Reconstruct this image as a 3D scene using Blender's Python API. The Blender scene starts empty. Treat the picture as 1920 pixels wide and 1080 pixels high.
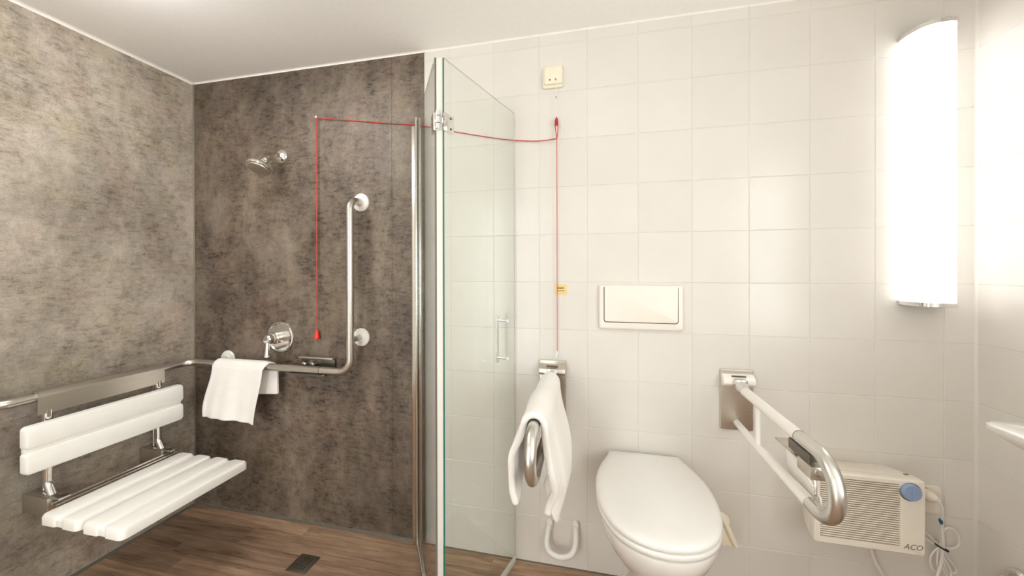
import bpy, bmesh, math, random
from mathutils import Vector, Matrix
random.seed(7)
S = bpy.context.scene
COL = S.collection
PI = math.pi

# ------------------------------------------------------------------ camera
yaw, pit, rol = -0.2160, -0.0024, 0.0021
c_, s_ = math.cos(yaw), math.sin(yaw)
cp, sp = math.cos(pit), math.sin(pit)
Fw = Vector((s_ * cp, c_ * cp, sp)); U0 = Vector((-s_ * sp, -c_ * sp, cp)); R0 = Vector((c_, -s_, 0))
Rt = R0 * math.cos(rol) - U0 * math.sin(rol); Up = R0 * math.sin(rol) + U0 * math.cos(rol)
cam = bpy.data.cameras.new('camera'); camo = bpy.data.objects.new('camera', cam); COL.objects.link(camo)
cam.sensor_width = 36.0; cam.lens = 680.807 * 36 / 1920; cam.shift_y = -(540 - 505.53) / 1920
cam.clip_start = 0.02
mw = Matrix((Rt, Up, -Fw)).transposed().to_4x4(); mw.translation = Vector((0.6178, -1.5353, 1.2569))
camo.matrix_world = mw
S.camera = camo

# ------------------------------------------------------------------ world, exposure
w = bpy.data.worlds.new('world'); S.world = w; w.use_nodes = True
w.node_tree.nodes['Background'].inputs[0].default_value = (1.0, 0.995, 0.985, 1)   # even overcast sky, seen only through the window and the added door
w.node_tree.nodes['Background'].inputs[1].default_value = 7.6
po = bpy.data.lights.new('window_portal', 'AREA'); po.shape = 'RECTANGLE'; po.size = 1.42; po.size_y = 1.3; po.cycles.is_portal = True
poo = bpy.data.objects.new('window_portal', po); COL.objects.link(poo); poo.location = (2.03, -1.625, 1.41); poo.rotation_euler = (0, math.pi / 2, 0)
pd = bpy.data.lights.new('door_portal', 'AREA'); pd.shape = 'RECTANGLE'; pd.size = 0.58; pd.size_y = 2.1; pd.cycles.is_portal = True
pdo = bpy.data.objects.new('door_portal', pd); COL.objects.link(pdo); pdo.location = (-0.37, -2.48, 1.03); pdo.rotation_euler = (math.pi / 2, 0, 0)
LAMP_STRENGTH = 2.3        # opal wall lamp
CEIL_FILL_STRENGTH = 27.0       # unseen round ceiling lamp, added to brighten the shower side
S.view_settings.view_transform = 'Standard'; S.view_settings.look = 'None'
S.view_settings.exposure = 0.04; S.view_settings.gamma = 1.0
S.view_settings.use_curve_mapping = False
S.cycles.max_bounces = 14; S.cycles.diffuse_bounces = 12; S.cycles.glossy_bounces = 6
S.cycles.transparent_max_bounces = 16
S.cycles.caustics_reflective = False; S.cycles.caustics_refractive = False
S.cycles.sample_clamp_indirect = 6.0

# ------------------------------------------------------------------ room numbers (metres)
XL, XR, H, YF = -1.4597, 1.8886, 2.2522, -2.35
T = 0.2

# ------------------------------------------------------------------ materials
def nt(name):
    m = bpy.data.materials.new(name); m.use_nodes = True
    t = m.node_tree; b = t.nodes['Principled BSDF']
    return m, t, b
def node(t, kind, **kw):
    n = t.nodes.new(kind)
    for k, v in kw.items(): setattr(n, k, v)
    return n
def noise(t, vec, scale, detail=4, rough=0.5, dist=0.0):
    n = node(t, 'ShaderNodeTexNoise'); n.inputs['Scale'].default_value = scale
    n.inputs['Detail'].default_value = detail; n.inputs['Roughness'].default_value = rough
    n.inputs['Distortion'].default_value = dist
    t.links.new(vec, n.inputs['Vector']); return n
def coords(t, scale=(1, 1, 1), kind='Object', loc=(0, 0, 0)):
    if kind == 'World':
        g = node(t, 'ShaderNodeNewGeometry'); out = g.outputs['Position']
    else:
        g = node(t, 'ShaderNodeTexCoord'); out = g.outputs['Object']
    mp = node(t, 'ShaderNodeMapping'); mp.inputs['Scale'].default_value = scale; mp.inputs['Location'].default_value = loc
    t.links.new(out, mp.inputs['Vector']); return mp.outputs['Vector']
def ramp(t, fac, stops):
    r = node(t, 'ShaderNodeValToRGB'); els = r.color_ramp.elements
    while len(els) < len(stops): els.new(0.5)
    for e, (p, c) in zip(els, stops):
        e.position = p; e.color = (*c, 1) if len(c) == 3 else c
    t.links.new(fac, r.inputs['Fac']); return r.outputs['Color']
def mixc(t, fac, a, b, mode='MIX'):
    m = node(t, 'ShaderNodeMix', data_type='RGBA', blend_type=mode)
    def put(sock, v):
        if hasattr(v, 'links'): t.links.new(v, sock)
        else: sock.default_value = v if isinstance(v, float) else ((*v, 1) if len(v) == 3 else v)
    put(m.inputs[0], fac); put(m.inputs[6], a); put(m.inputs[7], b)
    return m.outputs[2]
def bump(t, b, h, strength, dist):
    n = node(t, 'ShaderNodeBump'); n.inputs['Strength'].default_value = strength; n.inputs['Distance'].default_value = dist
    t.links.new(h, n.inputs['Height']); t.links.new(n.outputs['Normal'], b.inputs['Normal'])
def simple(name, col, rough=0.5, metal=0.0, var=0.04, nscale=25, bumpk=0.0, spec=None, coat=0.0):
    m, t, b = nt(name)
    v = coords(t); n = noise(t, v, nscale, 3)
    lo = tuple(max(0, x * (1 - var)) for x in col); hi = tuple(min(1, x * (1 + var)) for x in col)
    c = ramp(t, n.outputs['Fac'], [(0.3, lo), (0.7, hi)])
    t.links.new(c, b.inputs['Base Color'])
    b.inputs['Roughness'].default_value = rough; b.inputs['Metallic'].default_value = metal
    if spec is not None: b.inputs['Specular IOR Level'].default_value = spec
    if coat: b.inputs['Coat Weight'].default_value = coat
    if bumpk: bump(t, b, n.outputs['Fac'], bumpk, 0.002)
    return m

M = {}
# brown-grey stone-look wall boards
def make_board(name, stops, loc, mk=1.0, bk=0.9):
    m, t, b = nt(name)
    v1 = coords(t, (1, 1, 1), 'World', loc); vv = coords(t, (1, 1, 0.5), 'World', loc); vs = coords(t, (1, 1, 3.0), 'World', loc); vw = coords(t, (1, 1, 2.6), 'World')
    big = noise(t, v1, 1.3, 3, 0.5, 0.2)
    cloud = noise(t, vv, 4.4, 10, 0.70, 0.3)
    blot = noise(t, v1, 15.0, 10, 0.80, 0.1)
    mark = noise(t, vs, 26.0, 9, 0.80, 0.2)
    weave = noise(t, vw, 170.0, 3, 0.7)
    base = ramp(t, cloud.outputs['Fac'], list(zip((0.30, 0.44, 0.57, 0.72), stops)))
    k1 = ramp(t, big.outputs['Fac'], [(0.34, (0.74, 0.73, 0.72)), (0.5, (0.98, 0.975, 0.97)), (0.66, (1.22, 1.22, 1.22))])
    c = mixc(t, 1.0, base, k1, 'MULTIPLY')
    k2 = ramp(t, blot.outputs['Fac'], [(0.35, (0.42, 0.39, 0.36)), (0.45, (0.90, 0.89, 0.88)), (0.62, (1.24, 1.24, 1.23))])
    c = mixc(t, bk, c, k2, 'MULTIPLY')
    gate = ramp(t, cloud.outputs['Fac'], [(0.42, (mk, mk, mk)), (0.60, (0.2, 0.2, 0.2))])
    k3 = ramp(t, mark.outputs['Fac'], [(0.39, (0.12, 0.10, 0.08)), (0.46, (0.80, 0.79, 0.78)), (0.53, (1.0, 1.0, 1.0)), (0.66, (1.22, 1.22, 1.21))])
    c = mixc(t, gate, c, mixc(t, 1.0, c, k3, 'MULTIPLY'))
    k4 = ramp(t, weave.outputs['Fac'], [(0.35, (0.76, 0.75, 0.74)), (0.65, (1.18, 1.18, 1.18))])
    c = mixc(t, 0.8, c, k4, 'MULTIPLY')
    tint = noise(t, v1, 5.0, 2, 0.5)
    ct = ramp(t, tint.outputs['Fac'], [(0.30, (1.06, 0.97, 0.94)), (0.5, (1, 1, 1)), (0.70, (1.02, 1.0, 0.88))])
    c = mixc(t, 0.8, c, ct, 'MULTIPLY')
    t.links.new(c, b.inputs['Base Color'])
    b.inputs['Roughness'].default_value = 0.5
    bump(t, b, mark.outputs['Fac'], 0.12, 0.002)
    return m
# two shades of the stone-look decor: pale greige on the side wall, brown on the back wall
M['board'] = make_board('brown_stone_look_board', [(0.076, 0.058, 0.044), (0.128, 0.100, 0.079), (0.178, 0.144, 0.115), (0.248, 0.208, 0.172)], (5.56, 1.14, 0.02))
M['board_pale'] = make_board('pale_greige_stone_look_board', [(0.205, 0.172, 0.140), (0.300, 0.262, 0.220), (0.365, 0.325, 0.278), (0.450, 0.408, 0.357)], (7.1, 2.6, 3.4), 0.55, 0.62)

def make_tile():
    m, t, b = nt('cream_glazed_tile')
    oi = node(t, 'ShaderNodeObjectInfo')
    c = ramp(t, oi.outputs['Random'], [(0.0, (0.715, 0.690, 0.655)), (1.0, (0.741, 0.717, 0.684))])
    v = coords(t, (1, 1, 1), 'World'); n = noise(t, v, 7, 2)
    c2 = ramp(t, n.outputs['Fac'], [(0.3, (0.97, 0.97, 0.965)), (0.7, (1.0, 1.0, 1.0))])
    c = mixc(t, 1.0, c, c2, 'MULTIPLY')
    t.links.new(c, b.inputs['Base Color']); b.inputs['Roughness'].default_value = 0.22
    b.inputs['Specular IOR Level'].default_value = 0.5
    n2 = noise(t, v, 14, 2); bump(t, b, n2.outputs['Fac'], 0.10, 0.004)
    return m
M['tile'] = make_tile()
M['grout'] = simple('tile_grout', (0.69, 0.67, 0.64), 0.9, nscale=60)

def make_wood():
    m, t, b = nt('wood_look_vinyl')
    oi = node(t, 'ShaderNodeObjectInfo')
    v = coords(t, (1.6, 22, 22), 'World')
    addv = node(t, 'ShaderNodeVectorMath', operation='ADD')
    comb = node(t, 'ShaderNodeCombineXYZ'); mul = node(t, 'ShaderNodeMath', operation='MULTIPLY'); mul.inputs[1].default_value = 37.0
    t.links.new(oi.outputs['Random'], mul.inputs[0]); t.links.new(mul.outputs[0], comb.inputs[0]); t.links.new(mul.outputs[0], comb.inputs[2])
    t.links.new(v, addv.inputs[0]); t.links.new(comb.outputs[0], addv.inputs[1])
    g = noise(t, addv.outputs[0], 1.4, 8, 0.66, 0.5)
    g2 = noise(t, addv.outputs[0], 5.5, 6, 0.7, 0.2)
    c = ramp(t, g.outputs['Fac'], [(0.30, (0.150, 0.092, 0.060)), (0.45, (0.285, 0.185, 0.122)), (0.58, (0.39, 0.265, 0.182)), (0.75, (0.49, 0.35, 0.25))])
    d = ramp(t, g2.outputs['Fac'], [(0.33, (0.55, 0.52, 0.5)), (0.5, (1, 1, 1)), (0.7, (1.12, 1.1, 1.08))])
    c = mixc(t, 0.75, c, d, 'MULTIPLY')
    pr = ramp(t, oi.outputs['Random'], [(0.0, (0.74, 0.72, 0.72)), (0.5, (0.98, 0.96, 0.94)), (1.0, (1.2, 1.16, 1.1))])
    c = mixc(t, 1.0, c, pr, 'MULTIPLY')
    t.links.new(c, b.inputs['Base Color']); b.inputs['Roughness'].default_value = 0.5
    bump(t, b, g2.outputs['Fac'], 0.1, 0.001)
    return m
M['wood'] = make_wood()
M['floor_base'] = simple('floor_screed', (0.12, 0.08, 0.055), 0.8)
M['plaster'] = simple('white_ceiling_plaster', (0.92, 0.912, 0.893), 0.85, nscale=60, var=0.015, bumpk=0.03)
M['seal'] = simple('white_silicone', (0.86, 0.84, 0.80), 0.4)
M['paint'] = simple('white_wall_paint', (0.88, 0.86, 0.82), 0.7, nscale=40, var=0.02)
M['dooring'] = simple('white_door_paint', (0.78, 0.75, 0.70), 0.4)
M['greyseal'] = simple('grey_green_sealant', (0.11, 0.095, 0.072), 0.55)
M['corner'] = simple('dull_metal_corner_trim', (0.35, 0.31, 0.25), 0.45, 0.6)
M['plastic'] = simple('ivory_white_plastic', (0.875, 0.86, 0.825), 0.38, var=0.015)
M['white'] = simple('white_plastic', (0.79, 0.775, 0.755), 0.3, var=0.01)
M['ceramic'] = simple('white_glazed_ceramic', (0.82, 0.805, 0.785), 0.12, var=0.01, coat=0.3)
M['cream'] = simple('cream_plastic', (0.83, 0.785, 0.705), 0.4, var=0.015)
M['yellowcream'] = simple('yellowed_plastic', (0.84, 0.79, 0.645), 0.4, var=0.02)
M['flush'] = simple('beige_white_plastic', (0.82, 0.775, 0.715), 0.33, var=0.01)
M['chrome'] = simple('polished_chrome', (0.80, 0.79, 0.77), 0.08, 1.0, var=0.02)
M['dark'] = simple('dark_gap', (0.03, 0.027, 0.024), 0.7)
M['shadowgap'] = simple('brown_plastic_gap', (0.16, 0.13, 0.10), 0.7)
M['red'] = simple('red_plastic', (0.75, 0.035, 0.02), 0.35)
M['redcord'] = simple('red_cord', (0.55, 0.05, 0.045), 0.65, nscale=300, var=0.2)
M['blue'] = simple('blue_grey_plastic', (0.27, 0.36, 0.56), 0.4)
M['blueclip'] = simple('blue_green_clip', (0.02, 0.13, 0.20), 0.4)
M['sticker'] = simple('yellow_sticker', (0.80, 0.60, 0.24), 0.6)
M['ink'] = simple('brown_ink', (0.18, 0.10, 0.03), 0.7)
M['inkgrey'] = simple('grey_print', (0.23, 0.21, 0.19), 0.6)
M['wire'] = simple('thin_white_string', (0.78, 0.74, 0.68), 0.6)

def make_steel(name, col, rough, aniso=0.0, streak=(3, 3, 120), strength=0.06, blot=False):
    m, t, b = nt(name)
    v = coords(t, streak); n = noise(t, v, 6, 4, 0.6)
    c = ramp(t, n.outputs['Fac'], [(0.3, tuple(x * 0.88 for x in col)), (0.7, col)])
    t.links.new(c, b.inputs['Base Color']); b.inputs['Metallic'].default_value = 1.0
    b.inputs['Roughness'].default_value = rough
    bump(t, b, n.outputs['Fac'], strength, 0.001)
    return m
M['steel'] = make_steel('brushed_stainless_steel', (0.66, 0.62, 0.57), 0.30, streak=(3, 60, 60))
M['steelplate'] = make_steel('satin_steel_plate', (0.68, 0.63, 0.56), 0.34)
M['knurl'] = make_steel('knurled_stainless_steel', (0.74, 0.72, 0.68), 0.26, streak=(130, 130, 130), strength=0.25)
M['whiterail'] = simple('white_coated_metal', (0.84, 0.815, 0.775), 0.25, var=0.01, coat=0.2)
M['alu'] = make_steel('bright_aluminium_profile', (0.78, 0.75, 0.70), 0.22)
M['darksteel'] = make_steel('dull_dark_steel', (0.20, 0.185, 0.155), 0.38)
M['drain'] = make_steel('dull_drain_steel', (0.26, 0.235, 0.19), 0.42)

def make_towel():
    m, t, b = nt('white_terry_towel')
    v = coords(t); n = noise(t, v, 420, 2); n2 = noise(t, v, 9, 3)
    c = ramp(t, n2.outputs['Fac'], [(0.3, (0.83, 0.80, 0.77)), (0.7, (0.88, 0.86, 0.83))])
    t.links.new(c, b.inputs['Base Color']); b.inputs['Roughness'].default_value = 0.95
    b.inputs['Sheen Weight'].default_value = 0.3
    bump(t, b, n.outputs['Fac'], 0.6, 0.002)
    return m
M['towel'] = make_towel()

def make_glass():
    m = bpy.data.materials.new('clear_shower_glass'); m.use_nodes = True; t = m.node_tree; t.nodes.clear()
    o = node(t, 'ShaderNodeOutputMaterial'); mx = node(t, 'ShaderNodeMixShader')
    tr = node(t, 'ShaderNodeBsdfTransparent'); tr.inputs[0].default_value = (0.972, 0.985, 0.972, 1)
    gl = node(t, 'ShaderNodeBsdfGlossy'); gl.inputs['Roughness'].default_value = 0.0
    lw = node(t, 'ShaderNodeLayerWeight'); lw.inputs['Blend'].default_value = 0.5
    pw = node(t, 'ShaderNodeMath', operation='POWER'); pw.inputs[1].default_value = 5.0
    ma = node(t, 'ShaderNodeMath', operation='MULTIPLY_ADD'); ma.inputs[1].default_value = 0.5; ma.inputs[2].default_value = 0.035
    t.links.new(lw.outputs['Facing'], pw.inputs[0]); t.links.new(pw.outputs[0], ma.inputs[0])
    t.links.new(ma.outputs[0], mx.inputs[0]); t.links.new(tr.outputs[0], mx.inputs[1]); t.links.new(gl.outputs[0], mx.inputs[2])
    t.links.new(mx.outputs[0], o.inputs[0])
    return m
M['glass'] = make_glass()
def make_rim():
    m, t, b = nt('pale_glass_rim')
    b.inputs['Base Color'].default_value = (0.40, 0.40, 0.36, 1); b.inputs['Roughness'].default_value = 0.2
    tr = node(t, 'ShaderNodeBsdfTransparent'); mx = node(t, 'ShaderNodeMixShader'); mx.inputs[0].default_value = 0.45
    t.links.new(tr.outputs[0], mx.inputs[1]); t.links.new(b.outputs[0], mx.inputs[2]); t.links.new(mx.outputs[0], t.nodes['Material Output'].inputs[0])
    return m
M['glassrim'] = make_rim()
M['glassedge'] = simple('green_glass_edge', (0.02, 0.17, 0.135), 0.15)
M['glassedge_grey'] = simple('grey_glass_edge', (0.17, 0.145, 0.14), 0.15)
def make_pvc():
    m, t, b = nt('milky_pvc_seal')
    b.inputs['Base Color'].default_value = (0.82, 0.82, 0.77, 1); b.inputs['Roughness'].default_value = 0.3
    tr = node(t, 'ShaderNodeBsdfTransparent'); mx = node(t, 'ShaderNodeMixShader'); mx.inputs[0].default_value = 0.6
    o = t.nodes['Material Output']
    t.links.new(tr.outputs[0], mx.inputs[1]); t.links.new(b.outputs[0], mx.inputs[2]); t.links.new(mx.outputs[0], o.inputs[0])
    return m
M['pvc'] = make_pvc()
def make_emit(name, col, s):
    m, t, b = nt(name)
    b.inputs['Base Color'].default_value = (0.85, 0.84, 0.82, 1); b.inputs['Roughness'].default_value = 0.3
    b.inputs['Emission Color'].default_value = (*col, 1); b.inputs['Emission Strength'].default_value = s
    return m
M['opal'] = make_emit('lit_opal_diffuser', (1.0, 0.985, 0.968), LAMP_STRENGTH)
M['opal2'] = make_emit('lit_ceiling_diffuser', (1.0, 0.98, 0.955), CEIL_FILL_STRENGTH)

# ------------------------------------------------------------------ mesh helpers
def finish(me, smooth=True, angle=35):
    if smooth:
        me.polygons.foreach_set('use_smooth', [True] * len(me.polygons))
        me.set_sharp_from_angle(angle=math.radians(angle))
def mesh_from(bm, name, mats, smooth=True, angle=35, fixn=True):
    if fixn: bmesh.ops.recalc_face_normals(bm, faces=bm.faces[:])
    me = bpy.data.meshes.new(name); bm.to_mesh(me); bm.free()
    for m in (mats if isinstance(mats, (list, tuple)) else [mats]):
        me.materials.append(M[m])
    finish(me, smooth, angle); return me
def put(name, me, parent=None, loc=None):
    o = bpy.data.objects.new(name, me); COL.objects.link(o)
    if parent is not None: o.parent = parent
    if loc is not None: o.location = loc
    return o
def obj(name, bm, mats, parent=None, smooth=True, angle=35, label=None, fixn=True):
    o = put(name, mesh_from(bm, name, mats, smooth, angle, fixn), parent)
    if parent is not None and parent.type == 'EMPTY' :
        o.matrix_parent_inverse = Matrix.Translation(-parent.location)
    if label: o['label'] = label
    return o
def thing(name, label, cat, loc=(0, 0, 0), group=None):
    o = bpy.data.objects.new(name, None); COL.objects.link(o); o.location = loc
    o.empty_display_size = 0.05; o['label'] = label; o['category'] = cat
    if group: o['group'] = group
    return o
def tag(o, label, cat, kind=None):
    o['label'] = label; o['category'] = cat
    if kind: o['kind'] = kind
    return o
def struct(o, label=None):
    o['kind'] = 'structure'
    if label: o['label'] = label
    return o
def B(): return bmesh.new()
def box(bm, x0, x1, y0, y1, z0, z1, bev=0.0, seg=2):
    b2 = bmesh.new()
    bmesh.ops.create_cube(b2, size=1.0, matrix=Matrix.Translation(((x0 + x1) / 2, (y0 + y1) / 2, (z0 + z1) / 2)) @ Matrix.Diagonal((abs(x1 - x0), abs(y1 - y0), abs(z1 - z0), 1)))
    if bev: bmesh.ops.bevel(b2, geom=b2.edges[:] + b2.verts[:], offset=bev, segments=seg, affect='EDGES', profile=0.5)
    merge(bm, b2); return bm
def merge(bm, b2, mat=None):
    if mat is not None: bmesh.ops.transform(b2, matrix=mat, verts=b2.verts)
    me = bpy.data.meshes.new('tmp'); b2.to_mesh(me); b2.free(); bm.from_mesh(me); bpy.data.meshes.remove(me)
def fillet(pts, r, n=8):
    pts = [Vector(p) for p in pts]
    rs = r if isinstance(r, (list, tuple)) else [r] * len(pts)
    out = [pts[0]]
    for i in range(1, len(pts) - 1):
        p, a, b = pts[i], pts[i - 1], pts[i + 1]
        d1 = (a - p).normalized(); d2 = (b - p).normalized()
        ang = d1.angle(d2)
        rr = rs[i]
        if rr <= 0 or ang > PI - 0.02: out.append(p); continue
        tl = rr / math.tan(ang / 2)
        tl = min(tl, 0.49 * (a - p).length if i > 1 else 0.98 * (a - p).length, 0.49 * (b - p).length if i < len(pts) - 2 else 0.98 * (b - p).length)
        rr = tl * math.tan(ang / 2)
        cen = p + (d1 + d2).normalized() * (rr / math.sin(ang / 2))
        s = p + d1 * tl - cen; e = p + d2 * tl - cen
        tot = s.angle(e); ax = s.cross(e).normalized()
        for k in range(n + 1):
            out.append(cen + Matrix.Rotation(tot * k / n, 3, ax) @ s)
    out.append(pts[-1]); return out
def spline(pts, n=8):
    P = [Vector(p) for p in pts]; P = [2 * P[0] - P[1]] + P + [2 * P[-1] - P[-2]]
    out = []
    for i in range(1, len(P) - 2):
        for k in range(n):
            t = k / n
            out.append(0.5 * ((2 * P[i]) + (P[i + 1] - P[i - 1]) * t + (2 * P[i - 1] - 5 * P[i] + 4 * P[i + 1] - P[i + 2]) * t * t + (3 * P[i] - P[i - 1] - 3 * P[i + 1] + P[i + 2]) * t ** 3))
    out.append(P[-2]); return out
def tube(bm, pts, r, seg=16, cap=True):
    pts = [Vector(p) for p in pts]; n = len(pts)
    rr = r if isinstance(r, (list, tuple)) else [r] * n
    tg = []
    for i in range(n):
        a = pts[max(0, i - 1)]; b = pts[min(n - 1, i + 1)]; tg.append((b - a).normalized())
    up = Vector((0, 0, 1)) if abs(tg[0].z) < 0.9 else Vector((1, 0, 0))
    u = tg[0].cross(up).normalized(); rings = []
    for i in range(n):
        if i:
            q = tg[i - 1].rotation_difference(tg[i]); u = (q @ u); u = (u - tg[i] * u.dot(tg[i])).normalized()
        v = tg[i].cross(u)
        rings.append([bm.verts.new(pts[i] + (u * math.cos(2 * PI * k / seg) + v * math.sin(2 * PI * k / seg)) * rr[i]) for k in range(seg)])
    for i in range(n - 1):
        for k in range(seg):
            bm.faces.new((rings[i][k], rings[i][(k + 1) % seg], rings[i + 1][(k + 1) % seg], rings[i + 1][k]))
    if cap:
        bm.faces.new(rings[0][::-1]); bm.faces.new(rings[-1])
    return bm
def lathe(bm, prof, origin, axis, seg=32):
    """prof: (radius, height) pairs along axis from origin"""
    ax = Vector(axis).normalized(); o = Vector(origin)
    up = Vector((0, 0, 1)) if abs(ax.z) < 0.9 else Vector((1, 0, 0))
    u = ax.cross(up).normalized(); v = ax.cross(u)
    rings = []
    for r, h in prof:
        if r < 1e-6: rings.append([bm.verts.new(o + ax * h)])
        else: rings.append([bm.verts.new(o + ax * h + (u * math.cos(2 * PI * k / seg) + v * math.sin(2 * PI * k / seg)) * r) for k in range(seg)])
    for a, b in zip(rings, rings[1:]):
        for k in range(seg):
            k2 = (k + 1) % seg
            if len(a) == 1 and len(b) == 1: continue
            if len(a) == 1: bm.faces.new((a[0], b[k], b[k2]))
            elif len(b) == 1: bm.faces.new((a[k], a[k2], b[0]))
            else: bm.faces.new((a[k], a[k2], b[k2], b[k]))
    if len(rings[0]) > 1: bm.faces.new(rings[0][::-1])
    if len(rings[-1]) > 1: bm.faces.new(rings[-1])
    return bm
def loft(bm, rings, cap=True):
    R = [[bm.verts.new(p) for p in r] for r in rings]; n = len(R[0])
    for a, b in zip(R, R[1:]):
        for k in range(n): bm.faces.new((a[k], a[(k + 1) % n], b[(k + 1) % n], b[k]))
    if cap: bm.faces.new(R[0][::-1]); bm.faces.new(R[-1])
    return bm
def prism(bm, poly, axis, a, b, bev=0.0):
    """poly in the two other axes (order xyz minus axis), extruded from a to b along axis"""
    def P(q, h):
        return {0: (h, q[0], q[1]), 1: (q[0], h, q[1]), 2: (q[0], q[1], h)}[axis]
    b2 = bmesh.new(); loft(b2, [[P(q, a) for q in poly], [P(q, b) for q in poly]])
    if bev:
        bmesh.ops.recalc_face_normals(b2, faces=b2.faces[:])
        bmesh.ops.bevel(b2, geom=b2.edges[:], offset=bev, segments=2, affect='EDGES', profile=0.5)
    merge(bm, b2); return bm
def rrect(cx, cy, hx, hy, r, n=6):
    out = []
    for (sx, sy, a0) in ((1, 1, 0), (-1, 1, 90), (-1, -1, 180), (1, -1, 270)):
        for k in range(n + 1):
            a = math.radians(a0 + 90 * k / n)
            out.append((cx + sx * (hx - r) + r * math.cos(a), cy + sy * (hy - r) + r * math.sin(a)))
    return out
def text_mesh(name, body, size, depth, mats, matrix, parent, shear=0.0, offset=0.0):
    cu = bpy.data.curves.new(name, 'FONT'); cu.body = body; cu.size = size; cu.extrude = depth; cu.shear = shear; cu.offset = offset
    cu.align_x = 'CENTER'; cu.align_y = 'CENTER'
    to = bpy.data.objects.new(name, cu); COL.objects.link(to)
    dg = bpy.context.evaluated_depsgraph_get(); me = bpy.data.meshes.new_from_object(to.evaluated_get(dg))
    bpy.data.objects.remove(to); bpy.data.curves.remove(cu)
    me.transform(matrix); me.materials.clear(); me.materials.append(M[mats])
    o = put(name, me, parent)
    if parent is not None: o.matrix_parent_inverse = Matrix.Translation(-parent.location)
    return o

# ================================================================== SETTING
# floor with planks
floor = struct(obj('floor', box(B(), XL - 0.12, XR + 0.12, YF - 0.1, 0.12, -0.12, -0.003), 'floor_base', smooth=False), 'brown wood-look plank floor')
bounds = [0.0, -0.085, -0.182]
while bounds[-1] > YF: bounds.append(bounds[-1] - 0.097)
firsts = {0: -0.72, 1: -0.98, 2: -0.30, 3: -1.12, 4: -0.60}
for r in range(len(bounds) - 1):
    y1, y0 = bounds[r], max(bounds[r + 1], YF)
    L = 0.92
    x = firsts.get(r, -1.3 + random.random() * L)
    while x > XL: x -= L
    while x < XR:
        a, b_ = max(x, XL), min(x + L, XR)
        if b_ - a > 0.01:
            o = obj('plank', box(B(), a + 0.0004, b_ - 0.0004, y0 + 0.0004, y1 - 0.0004, -0.004, 0.0), 'wood', floor, smooth=False)
        x += L

# walls
wall_back = struct(obj('wall_back', box(B(), XL - 0.12, XR + 0.12, 0.0013, 0.12, 0, H), 'grout', smooth=False), 'cream tiled wall with brown stone-look shower boards')
wall_left = struct(obj('wall_left', box(B(), XL - 0.12, XL - 0.004, YF, 0.0016, 0, H), 'paint', smooth=False), 'shower side wall lined with a stone-look board')
WY0, WY1, WZ0, WZ1 = -2.25, -1.00, 0.72, 2.10      # window opening in the right wall
def holed(bm, x0, x1, ya, yb):
    box(bm, x0, x1, ya, WY0, 0, H); box(bm, x0, x1, WY1, yb, 0, H)
    box(bm, x0, x1, WY0, WY1, 0, WZ0); box(bm, x0, x1, WY0, WY1, WZ1, H); return bm
wall_right = struct(obj('wall_right', holed(B(), XR + 0.0013, XR + 0.12, YF, 0.0013), 'grout', smooth=False), 'cream tiled wall behind the washbasin')
DX0, DX1, DZ1 = -0.72, -0.02, 2.06      # glazed door added behind the camera to let in fill light
bm = box(B(), XL - 0.12, DX0, YF - 0.12, YF, 0, H); box(bm, DX1, XR + 0.12, YF - 0.12, YF, 0, H); box(bm, DX0, DX1, YF - 0.12, YF, DZ1, H)
wall_front = struct(obj('wall_front', bm, 'paint', smooth=False), 'white painted wall opposite the toilet')
ceiling = struct(obj('ceiling', box(B(), XL - 0.12, XR + 0.12, YF - 0.12, 0.12, H, H + 0.1), 'plaster', smooth=False), 'white plaster ceiling')
# stone-look boards
PE, PS = -0.128, -0.291
obj('panel', box(B(), XL, PS - 0.0006, -0.001, 0.005, 0.012, H - 0.004), 'board', wall_back, smooth=False)
obj('panel', box(B(), PS + 0.0006, PE, -0.001, 0.005, 0.012, H - 0.004), 'board', wall_back, smooth=False)
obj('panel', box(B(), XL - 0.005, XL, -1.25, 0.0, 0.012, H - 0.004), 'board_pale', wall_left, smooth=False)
# tiles (shared meshes by size)
tcache = {}
def tile_mesh(wd, ht):
    k = (round(wd, 4), round(ht, 4))
    if k not in tcache:
        bm = B(); box(bm, -wd / 2, wd / 2, 0, 0.006, -ht / 2, ht / 2)
        front = [e for e in bm.edges if all(abs(v.co.y) < 1e-6 for v in e.verts)]
        bmesh.ops.bevel(bm, geom=front, offset=min(0.0012, wd / 4, ht / 4), segments=1, affect='EDGES', profile=0.5)
        tcache[k] = mesh_from(bm, 'tile', 'tile', False)
    return tcache[k]
G = 0.0022
xs = [PE + 0.001, 0.0] + [0.2 * i for i in range(1, 10)] + [XR]
zs = [0.0] + [0.2 * i for i in range(1, 12)] + [H - 0.003]
def jit(): return random.uniform(-0.0006, 0.0006)
for i in range(len(xs) - 1):
    for j in range(len(zs) - 1):
        wd, ht = xs[i + 1] - xs[i] - G, zs[j + 1] - zs[j] - G
        o = put('tile', tile_mesh(wd, ht), wall_back, ((xs[i] + xs[i + 1]) / 2, 0.0, (zs[j] + zs[j + 1]) / 2))
        o.rotation_euler = (random.uniform(-.0012, .0012), 0, random.uniform(-.0012, .0012))
ys = [0.0] + [-0.165 - 0.2 * i for i in range(0, 6)]
for i in range(len(ys) - 1):
    for j in range(len(zs) - 1):
        wd, ht = ys[i] - ys[i + 1] - G, zs[j + 1] - zs[j] - G
        o = put('tile', tile_mesh(wd, ht), wall_right, (XR, (ys[i] + ys[i + 1]) / 2, (zs[j] + zs[j + 1]) / 2))
        o.rotation_euler = (random.uniform(-.0012, .0012), 0, -PI / 2 + random.uniform(-.0012, .0012))
obj('tiled_face', holed(B(), XR, XR + 0.006, YF, ys[-1] - 0.001), 'tile', wall_right, smooth=False)
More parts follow.
